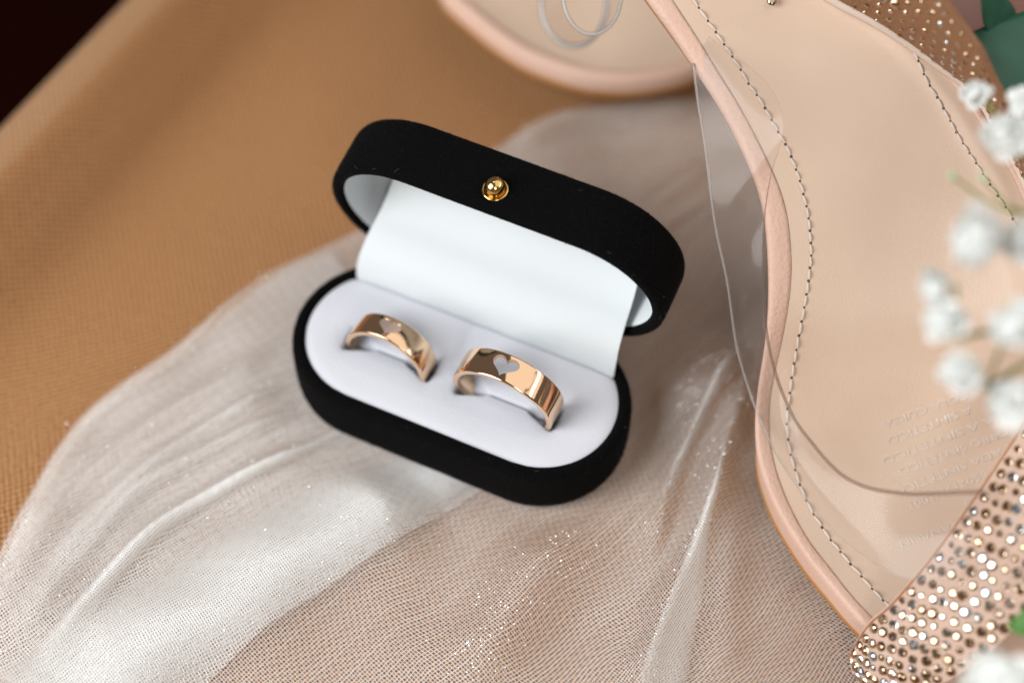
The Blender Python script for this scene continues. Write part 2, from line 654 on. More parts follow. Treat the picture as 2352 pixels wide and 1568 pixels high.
def stad(a, r, n=36):
    t = np.linspace(-math.pi / 2, math.pi / 2, n)
    k = 10
    right = [(a + r * math.cos(u), r * math.sin(u)) for u in t]
    top = [(a - 2 * a * j / k, r) for j in range(1, k)]
    left = [(-a - r * math.cos(u), -r * math.sin(u)) for u in t]
    bot = [(-a + 2 * a * j / k, -r) for j in range(1, k)]
    return np.array(right + top + left + bot)


def lid_pt(x, y, h):
    d = R - y
    return np.array([x, R - d * math.cos(LT) + h * math.sin(LT), BH + .3 + d * math.sin(LT) + h * math.cos(LT)])


def sweep(profile, cap_first=False, cap_last=False, tf=None):
    V, n = [], len(stad(A, 5))
    for off, z in profile:
        rr = R + off
        S = stad(A, rr) if rr > 0.05 else stad(A + min(0, rr), 0.05)
        for x, y in S:
            V.append(tf(x, y, z) if tf else (x, y, z))
    f = grid_faces(len(profile), n, False, True)
    if cap_first:
        f.append(tuple(range(n))[::-1])
    if cap_last:
        f.append(tuple((len(profile) - 1) * n + k for k in range(n)))
    return np.array(V, float), f


box = tag(empty('ring_box', (0, 0, 0)), 'open black velvet oval ring box with white lining standing on the veil', 'ring box')
base_prof = [(-4, 0), (-2.2, .15), (-1.0, .7), (-.35, 1.7), (-.1, 3), (0, 5), (0, BH - 2.0), (-.12, BH - 1.1), (-.5, BH - .4), (-1.05, BH - .08),
             (-1.6, BH), (-2.15, BH - .15), (-2.55, BH - .5), (-2.8, BH - 1.0), (-2.85, BH - 2), (-2.85, BH - 9)]
Vb, Fb = sweep(base_prof, cap_first=True)
base = obj('base', Vb, Fb, M_VELVET, box)
lid_prof = [(-2.75, 3), (-2.7, 1.2), (-2.5, .5), (-2.1, .12), (-1.5, 0), (-.9, .1), (-.4, .45), (-.1, 1.1), (0, 2.2), (0, LH - 3), (-.15, LH - 1.8), (-.55, LH - .9), (-1.3, LH - .25),
            (-2.6, LH), (-6, LH + .25), (-12, LH + .4), (-17, LH + .45)]
Vl, Fl = sweep(lid_prof, cap_last=True, tf=lid_pt)
lid = obj('lid', Vl, Fl, M_VELVET, box)
lin_prof = [(-2.72, 1.3), (-2.95, 2.0), (-3.05, 6), (-3.1, LH - 4), (-3.6, LH - 2.4), (-5, LH - 1.8), (-10, LH - 1.6), (-17, LH - 1.6)]
V, F = sweep(lin_prof, cap_last=True, tf=lid_pt)
obj('lid_lining', V, F, M_SATIN, lid)


def pile(name, V, F, parent, keep, n, lmin, lmax, seed):
    """short velvet fibres standing on a surface"""
    rg = np.random.default_rng(seed)
    V = np.asarray(V)
    tri = []
    for f in F:
        if len(f) == 4:
            tri += [(f[0], f[1], f[2]), (f[0], f[2], f[3])]
        elif len(f) == 3:
            tri.append(f)
    T = V[np.array(tri)]
    cr = np.cross(T[:, 1] - T[:, 0], T[:, 2] - T[:, 0])
    ar = np.linalg.norm(cr, axis=1)
    nn = cr / (ar[:, None] + 1e-12)
    ok = keep(T.mean(1))
    ar = ar * ok
    k = rg.choice(len(T), n, p=ar / ar.sum())
    a, b = rg.random(n), rg.random(n)
    sw = a + b > 1
    a[sw], b[sw] = 1 - a[sw], 1 - b[sw]
    p = T[k, 0] + a[:, None] * (T[k, 1] - T[k, 0]) + b[:, None] * (T[k, 2] - T[k, 0])
    d = nn[k] + rg.normal(0, 0.45, (n, 3))
    d /= np.linalg.norm(d, axis=1)[:, None]
    L = rg.uniform(lmin, lmax, n) * np.where(rg.random(n) < 0.02, 1.8, 1)
    s = np.cross(d, rg.normal(0, 1, (n, 3)))
    s /= np.linalg.norm(s, axis=1)[:, None]
    W = 0.035
    Q = np.stack([p - s * W, p + s * W, p + d * L[:, None]], 1).reshape(-1, 3)
    FF = np.arange(3 * n).reshape(-1, 3)
    o = obj(name, Q, FF, M_PILE, parent, smooth=False)
    o['kind'] = 'stuff'
    return o


def out_sign(V, F, c):
    """make quads point away from c"""
    V = np.asarray(V)
    G = []
    for f in F:
        q = V[list(f)]
        n = np.cross(q[1] - q[0], q[2] - q[0])
        G.append(f if np.dot(n, q.mean(0) - c) > 0 else tuple(f)[::-1])
    return G


nS = len(stad(A, 5))
pile('velvet_pile', Vb, out_sign(Vb, Fb[:11 * nS], np.array([0, 0, 8.])), base, lambda c: c[:, 2] > 0.5, 52000, .2, .38, 1)
lc = lid_pt(0, 0, 7.0)
# a little lint caught in the nap
rl = np.random.default_rng(5)
LV, LF = [], []
for k in range(54):
    if k % 2:
        i = int(rl.integers(4 * nS, 11 * nS))
        p = Vb[i]
        nn = nrm(p - np.array([np.clip(p[0], -A, A), 0, 9.0]))
    else:
        i = int(rl.integers(4 * nS, 12 * nS))
        p = Vl[i]
        nn = nrm(p - lid_pt(np.clip(p[0], -A, A), 0, 7.0))
    t1 = nrm(np.cross(nn, rl.normal(0, 1, 3)))
    t2 = np.cross(nn, t1)
    L = rl.uniform(.25, .9)
    cpts = [p + nn * .3 + t1 * L * (u - .5) + t2 * L * .5 * math.sin(u * 3 + k) + nn * .15 * math.sin(u * 5) for u in np.linspace(0, 1, 5)]
    tv_, tf_ = tube(cpts, .022, 3, False)
    LF += [tuple(len(LV) + q for q in f) for f in tf_]
    LV += list(tv_)
lint = obj('lint', LV, LF, m_plain('pale_lint', (0.16, 0.14, 0.12), 0.8, 0.1), base)
lint['kind'] = 'stuff'
pile('velvet_pile', Vl, out_sign(Vl, Fl[2 * nS:-1], lc), lid, lambda c: np.ones(len(c), bool), 80000, .2, .40, 2)

# cushion: a felt pad filling the base, cut by a slit for each ring
CUT = 11.3
SLITS = [(-24.7, -4.8), (1.8, 23.7)]
SY = -3.5


def cushion_z(x, y):
    r = R - TW
    dx = max(0, abs(x) - A)
    e = r - math.hypot(dx, y)                      # distance from the rim
    z = BH - 0.35 - 0.55 * math.exp(-max(e, 0) / 1.1)
    z += 0.35 * min(1, max(0, e) / 6)
    for (x0, x1) in SLITS:
        inside = min(x - x0, x1 - x)
        k = 1 / (1 + math.exp(-inside / 0.25))
        g = abs(y - SY)
        z -= k * (1.6 * math.exp(-(g / .30) ** 2) + 0.45 * math.exp(-(g / 1.7) ** 2))
        hw = 2.75 * max(0.0, 1 - max(inside, 0) / 6.5) ** .8      # the slit gapes where the band goes in
        z -= k * 1.9 / (1 + math.exp(max(-40, min(40, (g - hw) / .22)))) * min(1, hw / .6)
        z -= 0.5 * math.exp(-(min(abs(x - x0), abs(x - x1)) / 2.2) ** 2 - (g / 4.0) ** 2)
    z -= 0.22 * math.exp(-((x + 1.5) / 1.5) ** 2) * (1 if y > SY else math.exp(-((y - SY) / 4) ** 2))
    z += 0.04 * math.sin(x * .23 + y * .31) + 0.03 * math.sin(x * .17 - y * .5 + 1)
    if y > CUT - 1.0:
        z -= 0.5 * ((y - CUT + 1.0)) ** 2
    return z


ys = np.unique(np.r_[np.linspace(-16.15, CUT, 70), np.linspace(SY - 4, SY + 4, 64)])
V = []
nx = 240
for y in ys:
    xm = A + math.sqrt(max((R - TW) ** 2 - y * y, 0.0))
    for x in np.linspace(-xm, xm, nx):
        V.append((x, y, cushion_z(x, y)))
cush = obj('cushion', V, grid_faces(len(ys), nx), M_FELT, box)

# white satin panel from the cushion's back edge up into the lid
fp = smooth_curve([(11.35, 12.6), (11.4, 14.5), (11.7, 17.6), (13.3, 21.2), (17.2, 24.4), (22.5, 27.0), (27.0, 31.0), (29.2, 37.0), (29.5, 44.0), (28.8, 49.5)], 46)
V, UV = [], []
for i, (y, z) in enumerate(fp):
    u = i / (len(fp) - 1)
    hw = 30.5 - 1.9 * min(1, max(0, (u - .12) / .5))
    for x in np.linspace(-1, 1, 60):
        V.append((x * hw, y + 0.25 * (x ** 2) * min(1, u * 5), z + 0.10 * math.sin(x * 7 + 1) * u))
n0 = len(V)
F = grid_faces(len(fp), 60)
V2 = [(a, b + .25, c - .25) for a, b, c in V]
F2 = [tuple(k + n0 for k in f[::-1]) for f in F]
edge = []
for side in (0, 59):
    for i in range(len(fp) - 1):
        a, b = i * 60 + side, (i + 1) * 60 + side
        edge.append((a, b, b + n0, a + n0))
obj('hinge_panel', V + V2, F + F2 + edge, M_SATIN, box, sharp=50)

# brass stud on the lid's front wall
bo = lid_pt(-0.6, -R, 4.7)
bz = nrm(lid_pt(0, -R - 1, 4.7) - lid_pt(0, -R, 4.7))
bx = np.array([1.0, 0, 0])
by = np.cross(bz, bx)


def lathe(prof, n, o, x, y, z):
    V = []
    for r, h in prof:
        for k in range(n):
            t = 2 * math.pi * k / n
            V.append(o + x * r * math.cos(t) + y * r * math.sin(t) + z * h)
    return np.array(V), grid_faces(len(prof), n, False, True) + [tuple((len(prof) - 1) * n + k for k in range(n))]


prof = [(2.7, -.2), (2.7, .2), (2.58, .36), (2.35, .38), (2.15, .22), (2.05, .1), (1.8, .08), (1.5, .08)]
V, F = lathe(prof, 40, bo, bx, by, bz)
stud = obj('stud_collar', V, F, M_BRASS, box)
prof = [(1.4, 0), (1.6, .5)] + [(2.05 * math.cos(t), 1.4 + 1.9 * math.sin(t)) for t in np.linspace(-.5, 1.53, 18)]
V, F = lathe(prof, 40, bo, bx, by, bz)
obj('stud_dome', V, F, M_BRASS, stud)


# ------------------------------------------------------------------ rings
def heart(n=60):
    t = np.linspace(0, 2 * math.pi, n, endpoint=False)
    x = 16 * np.sin(t) ** 3
    y = 13 * np.cos(t) - 5 * np.cos(2 * t) - 2 * np.cos(3 * t) - np.cos(4 * t)
    return np.stack([x / 16, (y + 2.5) / 16], 1)


def ring_frame(xc, yc, zc, yaw, tilt):
    ct, st, c, s = math.cos(tilt), math.sin(tilt), math.cos(yaw), math.sin(yaw)
    Rx = np.array([[1, 0, 0], [0, ct, -st], [0, st, ct]])
    Rz = np.array([[c, -s, 0], [s, c, 0], [0, 0, 1]])
    return Rz @ Rx, np.array([xc, yc, zc])


def band(ro, wdt, th, n=160):
    h = wdt / 2
    b = .13
    prof = [(ro - th + .04, -h + .25), (ro - th + b, -h + .05), (ro - th + .3, -h), (ro - .28, -h), (ro - .1, -h + .05), (ro - .02, -h + .16), (ro + .0, -h + .35),
            (ro + .05, -h * .5), (ro + .07, 0), (ro + .05, h * .5), (ro, h - .35), (ro - .02, h - .16), (ro - .1, h - .05), (ro - .28, h), (ro - th + .3, h), (ro - th + b, h - .05), (ro - th + .04, h - .25),
            (ro - th - .02, h * .4), (ro - th - .02, -h * .4)]
    V = []
    for k in range(n):
        t = 2 * math.pi * k / n
        for r, y in prof:
            V.append((r * math.cos(t), y, r * math.sin(t)))
    return np.array(V), grid_faces(n, len(prof), True, True)


def tri_pt(q, Rm, c):
    return Rm @ q + c


def project(p):
    d = p - CAM
    z = d @ FW
    return 1176 + FPX * (d @ RT) / z, 784 - FPX * (d @ UP) / z


def cut_ring(name, ro, wdt, th, Rm, c, ang, size, y0, depth, stretch=1.0):
    """band with a heart-shaped cutter taken out of it; depth None goes through"""
    V, F = band(ro, wdt, th)
    me = mesh_data(name, V, F)
    me.materials.append(M_GOLD)
    me.materials.append(M_GOLDCUT)
    o = bpy.data.objects.new(name, me)
    COL.objects.link(o)
    hh = heart()
    er = np.array([math.cos(ang), 0, math.sin(ang)])
    et = np.array([math.sin(ang), 0, -math.cos(ang)])
    ey = np.array([0, 1.0, 0])
    lo = ro - th - 1.5 if depth is None else ro - depth
    CV = [er * lo + et * size * stretch * a + ey * (y0 + size * b) for a, b in hh] + [er * (ro + 2) + et * size * stretch * a + ey * (y0 + size * b) for a, b in hh]
    n = len(hh)
    CF = [(i, (i + 1) % n, n + (i + 1) % n, n + i) for i in range(n)] + [tuple(range(n))[::-1], tuple(range(n, 2 * n))]
    cm = mesh_data('heart_cutter', CV, CF, smooth=False)
    cm.materials.append(M_GOLDCUT if depth is None else M_BRUSH)
    import bmesh
    bm = bmesh.new()
    bm.from_mesh(cm)
    bmesh.ops.recalc_face_normals(bm, faces=bm.faces)
    bm.to_mesh(cm)
    bm.free()
    bm = bmesh.new()
    bm.from_mesh(me)
    bmesh.ops.recalc_face_normals(bm, faces=bm.faces)
    bm.to_mesh(me)
    bm.free()
    co = bpy.data.objects.new('heart_cutter', cm)
    COL.objects.link(co)
    md = o.modifiers.new('cut', 'BOOLEAN')
    md.operation = 'DIFFERENCE'
    md.object = co
    md.solver = 'EXACT'
    md.material_mode = 'TRANSFER'
    bpy.context.view_layer.update()
    dg = bpy.context.evaluated_depsgraph_get()
    new = bpy.data.meshes.new_from_object(o.evaluated_get(dg))
    o.modifiers.clear()
    o.data = new
    bpy.data.objects.remove(co)
    new.polygons.foreach_set('use_smooth', [True] * len(new.polygons))
    new.set_sharp_from_angle(angle=math.radians(32))
    M = Matrix(np.vstack([np.c_[Rm, c * MM], [0, 0, 0, 1]]).tolist())
    o.matrix_world = M
    return o


def find_angle(ro, Rm, c, tx):
    best = None
    for a in np.radians(np.arange(40, 140, .5)):
        p = tri_pt(np.array([ro * math.cos(a), 0, ro * math.sin(a)]), Rm, c)
        x, y = project(p)
        if best is None or abs(x - tx) < best[0]:
            best = (abs(x - tx), a, x, y)
    return best[1]


Rm, c = ring_frame(12.68, -3.5, 18.53, -0.042, 0.118)
aR = find_angle(11.47, Rm, c, 1158)
ringR = cut_ring('wedding_ring', 11.47, 6.12, 1.3, Rm, c, aR, 2.5, 0.0, None, 1.16)
tag(ringR, 'wide rose gold wedding ring with a heart cut right through its band', 'ring', 'wedding rings in the box')
Rm, c = ring_frame(-14.73, -3.5, 14.6, -0.059, -0.052)
aL = find_angle(9.72, Rm, c, 893)
LRO, LW = 9.72, 5.63
V, F = band(LRO, LW, 1.25)
me = mesh_data('wedding_ring', V, F)
me.materials.append(M_GOLD)
me.set_sharp_from_angle(angle=math.radians(40))
ringL = bpy.data.objects.new('wedding_ring', me)
COL.objects.link(ringL)
ringL.matrix_world = Matrix(np.vstack([np.c_[Rm, c * MM], [0, 0, 0, 1]]).tolist())


def on_band(u, y, lift):
    """a point of the band's outer face, u mm along it from the heart"""
    r = LRO + .07 * (1 - (2 * y / LW) ** 2) + lift
    t = aL - u / LRO
    return (r * math.cos(t), y, r * math.sin(t))


hh = heart(48)
V = [on_band(2.45 * k * a_, .1 + 2.0 * k * (b_ - .1), .012) for k in (1, .8, .6, .4, .2, .05) for a_, b_ in hh]
obj('engraved_heart', V, grid_faces(6, 48, False, True) + [tuple(range(240, 288))], M_BRUSH, ringL)
V, F = tube([on_band(2.5 * a_, .1 + 2.05 * (b_ - .1), .01) for a_, b_ in list(hh) + [hh[0]]], .10, 6, False)
obj('heart_outline', V, F, M_GOLD, ringL)
tag(ringL, 'narrower rose gold wedding ring with an engraved brushed heart', 'ring', 'wedding rings in the box')

# ------------------------------------------------------------------ veil
BOXC = np.array([0, 0])


def box_dist(x, y):
    dx = max(0, abs(x) - A)
    return math.hypot(dx, y) - R


# ridges of the cloth: picture points, height, half width (mm)
RIDGES = [
    ([(1700, 800), (1600, 905), (1480, 1010), (1400, 1100), (1300, 1230), (1200, 1370), (1100, 1520), (1030, 1640)], 6.0, 7.5),
    ([(1720, 790), (1640, 920), (1580, 1020), (1536, 1108), (1516, 1190), (1490, 1300)], 4.0, 2.4),
    ([(1735, 860), (1661, 1030), (1622, 1159), (1583, 1261), (1530, 1400), (1470, 1568), (1440, 1660)], 5.5, 3.2),
    ([(1680, 1060), (1665, 1200), (1660, 1400), (1665, 1600)], 2.5, 5),
    ([(1000, 1130), (850, 1195), (700, 1290), (500, 1400), (300, 1510), (150, 1600)], 4.0, 13.0),
    ([(860, 960), (775, 997), (640, 1062), (520, 1120), (388, 1195), (284, 1290), (199, 1390), (80, 1540)], 2.3, 2.2),
    ([(790, 900), (709, 936), (590, 985), (473, 1040), (331, 1120), (246, 1200), (142, 1330), (30, 1480)], 2.2, 2.4),
    ([(740, 840), (600, 915), (470, 985), (350, 1065), (213, 1180), (109, 1324), (10, 1450)], 2.0, 2.4),
    ([(690, 770), (560, 845), (400, 935), (265, 1020), (150, 1150), (50, 1300), (-30, 1420)], 2.2, 3.0),
    ([(640, 620), (540, 690), (400, 810), (215, 940), (140, 1030), (70, 1150), (-20, 1290)], 2.6, 3.4),
    ([(1165, 340), (1290, 285), (1450, 262), (1620, 240)], 3.0, 4.0),
    ([(1480, 480), (1560, 430), (1640, 380), (1700, 350)], 3.0, 3.0),
    ([(1540, 560), (1620, 500), (1700, 450)], 2.4, 3.5),
]
RC = [(smooth_curve([P(x, y, 0)[:2] for x, y in pts], 60), h, wd) for pts, h, wd in RIDGES]


def ridge_h(x, y, skip=()):
    z = 0.0
    for k, (cv, h, wd) in enumerate(RC):
        if k in skip:
            continue
        d2 = ((cv[:, 0] - x) ** 2 + (cv[:, 1] - y) ** 2)
        i = int(d2.argmin())
        e = min(1.0, min(i, 59 - i) / 10 + .15)
        z += h * e * math.exp(-d2[i] / (wd * wd))
    return z


def veil_z(x, y, lift=0.0, skip=()):
    d = min(1.0, max(0.0, box_dist(x, y) / 13.0))
    k = d * d * (3 - 2 * d)
    return fabric_z(x, y) + 0.9 + lift + k * (ridge_h(x, y, skip) + 0.3 * math.sin(x * .21 + y * .13) + 0.2 * math.sin(x * .11 - y * .33))


def patch(name, left, right, nu, nv, m, parent, lift=0.0, skip=(), uvrot=0.35, over=None, dens=None):
    """cloth between two picture curves; over(u,v) adds height in mm"""
    L = smooth_curve(left, nu)
    Rr = smooth_curve(right, nu)
    V = []
    UV = []
    ca, sa = math.cos(uvrot), math.sin(uvrot)
    for i in range(nu):
        for j in range(nv):
            u, v = i / (nu - 1), j / (nv - 1)
            q = L[i] * (1 - v) + Rr[i] * v
            p = P(q[0], q[1], 0)
            zz = veil_z(p[0], p[1], lift, skip)
            if over:
                zz += over(u, v)
            V.append((p[0], p[1], zz))
    V = np.array(V)
    G = V.reshape(nu, nv, 3)
    # UV grows with the true cloth length so the threads bend with the folds
    du = np.linalg.norm(np.diff(G, axis=0), axis=2)
    dv = np.linalg.norm(np.diff(G, axis=1), axis=2)
    dz_u = np.r_[np.zeros((1, nv)), np.cumsum(du - np.linalg.norm(np.diff(G[..., :2], axis=0), axis=2), axis=0)]
    dz_v = np.c_[np.zeros((nu, 1)), np.cumsum(dv - np.linalg.norm(np.diff(G[..., :2], axis=1), axis=2), axis=1)]
    X = G[..., 0] + 0.9 * dz_v
    Y = G[..., 1] + 0.9 * dz_u
    # threads fan out slightly, as they lie in the photograph
    UVa = np.stack([X * ca - Y * sa, X * sa + Y * ca], -1)
    o = obj(name, V, grid_faces(nu, nv), m, parent, uv=UVa.reshape(-1, 2))
    at = o.data.attributes.new('cloth_layers', 'FLOAT', 'POINT')
    at.data.foreach_set('value', [1.0 if dens is None else dens(i / (nu - 1), j / (nv - 1)) for i in range(nu) for j in range(nv)])
    return o


veil = tag(empty('bridal_veil', (0, 0, -1)), 'sheer white organza veil with soft folds spread under the black ring box', 'veil')
HEM = [(-130, 1430), (-60, 1330), (0, 1245), (60, 1140), (130, 1020), (200, 932), (400, 798), (540, 680), (640, 600), (835, 515), (1000, 410), (1165, 322), (1280, 268), (1450, 240), (1610, 224), (1800, 200), (2000, 180)]
FARR = [(100, 2100), (300, 2000), (600, 1900), (900, 1850), (1150, 1820), (1400, 1800), (1700, 1780), (1900, 1720), (2050, 1620), (2150, 1500), (2200, 1350), (2250, 1200), (2280, 1050), (2290, 900), (2290, 750), (2280, 600), (2250, 450)]
lay1 = patch('layer', HEM, FARR, 250, 220, M_VEIL, veil)
# doubled cloth on the left, its edge running down from under the box
ED = [(1150, 1105), (1090, 1138), (960, 1220), (850, 1292), (740, 1368), (640, 1432), (560, 1500), (480, 1572), (400, 1660), (330, 1750)]
EH = [(760, 575), (660, 610), (560, 690), (410, 812), (215, 945), (150, 1030), (80, 1150), (20, 1250), (-40, 1350), (-120, 1480)]
patch('layer', EH, ED, 170, 130, M_VEIL, veil, lift=0.9, uvrot=0.62)
# the broad white fold, several layers thick
WA = [(1060, 1010), (900, 1050), (760, 1095), (600, 1170), (420, 1270), (260, 1365), (100, 1460), (-60, 1560), (-180, 1660)]
WB = [(1120, 1100), (1040, 1150), (950, 1235), (850, 1310), (730, 1390), (610, 1470), (490, 1550), (380, 1630), (270, 1740)]
patch('fold', WA, WB, 120, 60, M_VEIL2, veil, lift=1.6, uvrot=0.5, over=lambda u, v: 0.8 * math.sin(math.pi * v),
      dens=lambda u, v: 0.88 * math.sin(math.pi * v) ** .8)
# narrow pressed folds
FOLDS = [
    ([(1662, 1025), (1640, 1095), (1622, 1159), (1583, 1261), (1544, 1362), (1497, 1479), (1462, 1575), (1430, 1680)],
     [(1668, 1027), (1655, 1100), (1642, 1160), (1626, 1230), (1614, 1362), (1591, 1479), (1577, 1575), (1560, 1680)], 1.6, M_VEIL2),
    ([(1700, 800), (1640, 880), (1585, 1000), (1536, 1100), (1508, 1180)], [(1712, 808), (1660, 890), (1606, 1010), (1560, 1105), (1530, 1190)], 1.0, M_VEIL),
    ([(640, 594), (540, 674), (400, 792), (200, 926), (130, 1014), (60, 1134), (0, 1240), (-70, 1340)],
     [(655, 606), (560, 690), (425, 815), (240, 955), (185, 1050), (120, 1190), (60, 1310), (0, 1430)], .8, M_VEIL),
    ([(850, 952), (770, 990), (640, 1054), (516, 1112), (380, 1188), (270, 1284), (180, 1384), (60, 1530)],
     [(858, 966), (782, 1008), (652, 1076), (530, 1138), (402, 1215), (300, 1312), (222, 1416), (110, 1560)], .6, M_VEIL2),
    ([(780, 892), (700, 928), (585, 976), (465, 1030), (320, 1110), (230, 1192), (125, 1320), (10, 1470)],
     [(788, 906), (714, 946), (600, 998), (484, 1056), (345, 1140), (262, 1226), (165, 1360), (60, 1515)], .6, M_VEIL),
    ([(735, 834), (596, 908), (464, 977), (340, 1056), (200, 1170), (92, 1314), (-10, 1440)],
     [(742, 848), (608, 926), (482, 1000), (362, 1084), (228, 1206), (130, 1352), (40, 1485)], .6, M_VEIL),
]
for a, b, o_, mm_ in FOLDS:
    patch('fold', a, b, 90, 14, mm_, veil, lift=1.2, uvrot=0.2, over=lambda u, v: o_ * math.sin(math.pi * v),
          dens=lambda u, v: math.sin(math.pi * (v * .9 + .05)) ** .8 * min(1, u * 4, (1 - u) * 4 + .1))

# added mirror facets turned to glint at the camera, standing in for thread sparkle
GV, GF = [], []
M_GLINT = m_plain('glint_facet_mirror', (0.95, 0.96, 0.98), 0.12, 0.5)
M_GLINT.node_tree.nodes['Principled BSDF'].inputs['Metallic'].default_value = 1.0
for k, cnt, spread in ((0, 420, 3.6), (1, 50, 2), (2, 130, 1.6), (4, 90, 8.0), (5, 20, 3), (6, 20, 3), (7, 25, 3.5), (8, 45, 3), (9, 30, 2), (10, 70, 9), (11, 30, 5)):
    cv = RC[k][0]
    for _ in range(cnt):
        p = cv[random.randrange(60)] + np.array([random.gauss(0, spread), random.gauss(0, spread)])
        if box_dist(p[0], p[1]) < 6:
            continue
        c0 = np.array([p[0], p[1], veil_z(p[0], p[1]) + (2.2 if k == 4 else 1.2 if k > 4 and k < 10 else .2)])
        n = nrm(np.array([-.17, -.55, .80]) + RNG.normal(0, .22, 3))
        a = nrm(np.cross(n, RNG.normal(0, 1, 3)))
        b = np.cross(n, a)
        r = random.uniform(.06, .19)
        i0 = len(GV)
        GV += [c0 + a * r, c0 + b * r, c0 - a * r, c0 - b * r, c0 + n * r * .5]
        GF += [(i0, i0 + 1, i0 + 4), (i0 + 1, i0 + 2, i0 + 4), (i0 + 2, i0 + 3, i0 + 4), (i0 + 3, i0, i0 + 4)]
gl_ = obj('glint_facets', GV, GF, M_GLINT, veil, smooth=True)
gl_['kind'] = 'stuff'

# ------------------------------------------------------------------ sandals
sandal = tag(empty('sandal', tuple(P(2050, 900, 0))), 'beige high heeled sandal with clear vinyl strap and jewelled strap beside the ring box', 'sandal', 'pair of sandals')
Yk = np.array([-400, -250, -100, 0, 150, 300, 450, 600, 720, 850, 1000, 1130, 1250, 1400, 1550, 1750.])
Zk = np.array([84, 80, 75, 71, 65, 58, 51, 43, 36, 26.5, 17, 12.5, 10.6, 9.8, 9.5, 9.5])
_zc = smooth_curve(np.stack([Yk, Zk], 1), 400)


def z_ins(y):
    return float(np.interp(y, _zc[:, 0], _zc[:, 1]))


OUT = smooth_curve([(1330, -400), (1345, -250), (1420, -100), (1490, 0), (1540, 68), (1590, 142), (1650, 235), (1700, 328), (1738, 420), (1757, 500), (1765, 600), (1765, 700), (1757, 790), (1743, 880), (1736, 960), (1740, 1040), (1760, 1112), (1793, 1185), (1850, 1275), (1910, 1350), (1970, 1420), (2040, 1485), (2140, 1560), (2260, 1640), (2400, 1720)], 260)
INN = smooth_curve([(1395, -390), (1405, -250), (1480, -100), (1545, 0), (1600, 84), (1650, 165), (1700, 246), (1750, 340), (1790, 430), (1810, 505), (1818, 600), (1814, 680), (1799, 770), (1777, 870), (1767, 950), (1774, 1040), (1800, 1128), (1850, 1228), (1910, 1308), (1970, 1382), (2040, 1450), (2140, 1525), (2260, 1605), (2400, 1690)], 260)
RGT = smooth_curve([(1700, -390), (1780, -250), (1850, -110), (1945, 0), (2060, 70), (2148, 150), (2205, 215), (2262, 300), (2300, 360), (2338, 430), (2372, 520), (2400, 620), (2440, 800), (2475, 1000), (2500, 1200), (2520, 1400), (2500, 1560), (2430, 1690)], 260)


def xl(y): return float(np.interp(y, INN[:, 1], INN[:, 0]))
def xr(y): return float(np.interp(y, RGT[:, 1], RGT[:, 0]))


def ins_pt(x, y, up=0.0):
    a, b = xl(y), xr(y)
    t = (x - a) / max(b - a, 1)
    z = z_ins(y)
    z += 2.6 * max(0, t - .45) ** 2 - 1.3 * math.sin(math.pi * min(1, max(0, t))) * (0.6 + 0.4 / (1 + math.exp(-(y - 700) / 90)))
    ridge = math.exp(-((t - 0.93) / 0.05) ** 2) * 0.5
    return P(x, y, z + ridge + up)


def ins_n(x, y):
    a, b, c = ins_pt(x, y), ins_pt(x + 6, y), ins_pt(x, y + 6)
    n = nrm(np.cross(c - a, b - a))
    return n if n[2] > 0 else -n


rows = np.linspace(-385, 1685, 150)
V = []
for y in rows:
    a, b = xl(y), xr(y)
    for t in np.linspace(0, 1, 44):
        V.append(ins_pt(a + (b - a) * t, y))
F = grid_faces(len(rows), 44)
obj('insole', V, F, M_INSOLE, sandal)
V2 = [np.array(p) - np.array([0, 0, 7.5]) for p in V]
obj('outsole', V2, F, M_OUTSOLE, sandal)
# rolled pink binding on the near edge, right edge strip on the far one
def under(y):
    """how far the sole's side is cut in under its edge (mm)"""
    return 3.2 - 3.0 / (1 + math.exp(-(y - 950) / 60))


PROF = [(0, .0, -.2), (.03, .1, .14), (.2, .15, .16), (.45, .2, .16), (.7, .25, .08), (.88, .3, -.12), (.98, .35, -.7), (1.0, .4, -1.6), (1.0, .4, -5.6)]
V = []
for i in range(260):
    pi = ins_pt(*INN[i])
    z0 = pi[2]
    po = P(OUT[i][0], OUT[i][1], z0 - .4)
    for s, _, dz in PROF:
        q = pi * (1 - s) + po * s
        if dz < -2:
            q = q + nrm((pi - po) * np.array([1, 1, 0])) * under(OUT[i][1])
        V.append((q[0], q[1], z0 + dz))
bind = obj('binding', V, grid_faces(260, len(PROF)), M_BIND, sandal)
V = []
for i in range(260):
    pi = ins_pt(*INN[i])
    po = P(OUT[i][0], OUT[i][1], pi[2] - .4)
    inn = (pi - po)
    inn[2] = 0
    inn = nrm(inn)
    for d, dz in ((0.4, -5.4), (-.12, -5.5), (-.12, -6.9), (.4, -7.4), (5.5, -7.6)):
        q = po + inn * (d + under(OUT[i][1]))
        V.append((q[0], q[1], pi[2] + dz))
obj('sole_edge', V, grid_faces(260, 5), M_OUTSOLE, sandal)
V = []
for i in range(260):
    x, y = RGT[i]
    p = ins_pt(x, y)
    o2 = ins_pt(x + 16, y)
    d = o2 - p
    d[2] = 0
    d = nrm(d)
    for s, dz in ((0, -.2), (.3, .35), (1.1, .5), (1.9, 0), (2.2, -1.2), (2.2, -6.5)):
        q = p + d * s
        V.append((q[0], q[1], p[2] + dz))
obj('binding', V, grid_faces(260, 6), M_BIND, sandal)

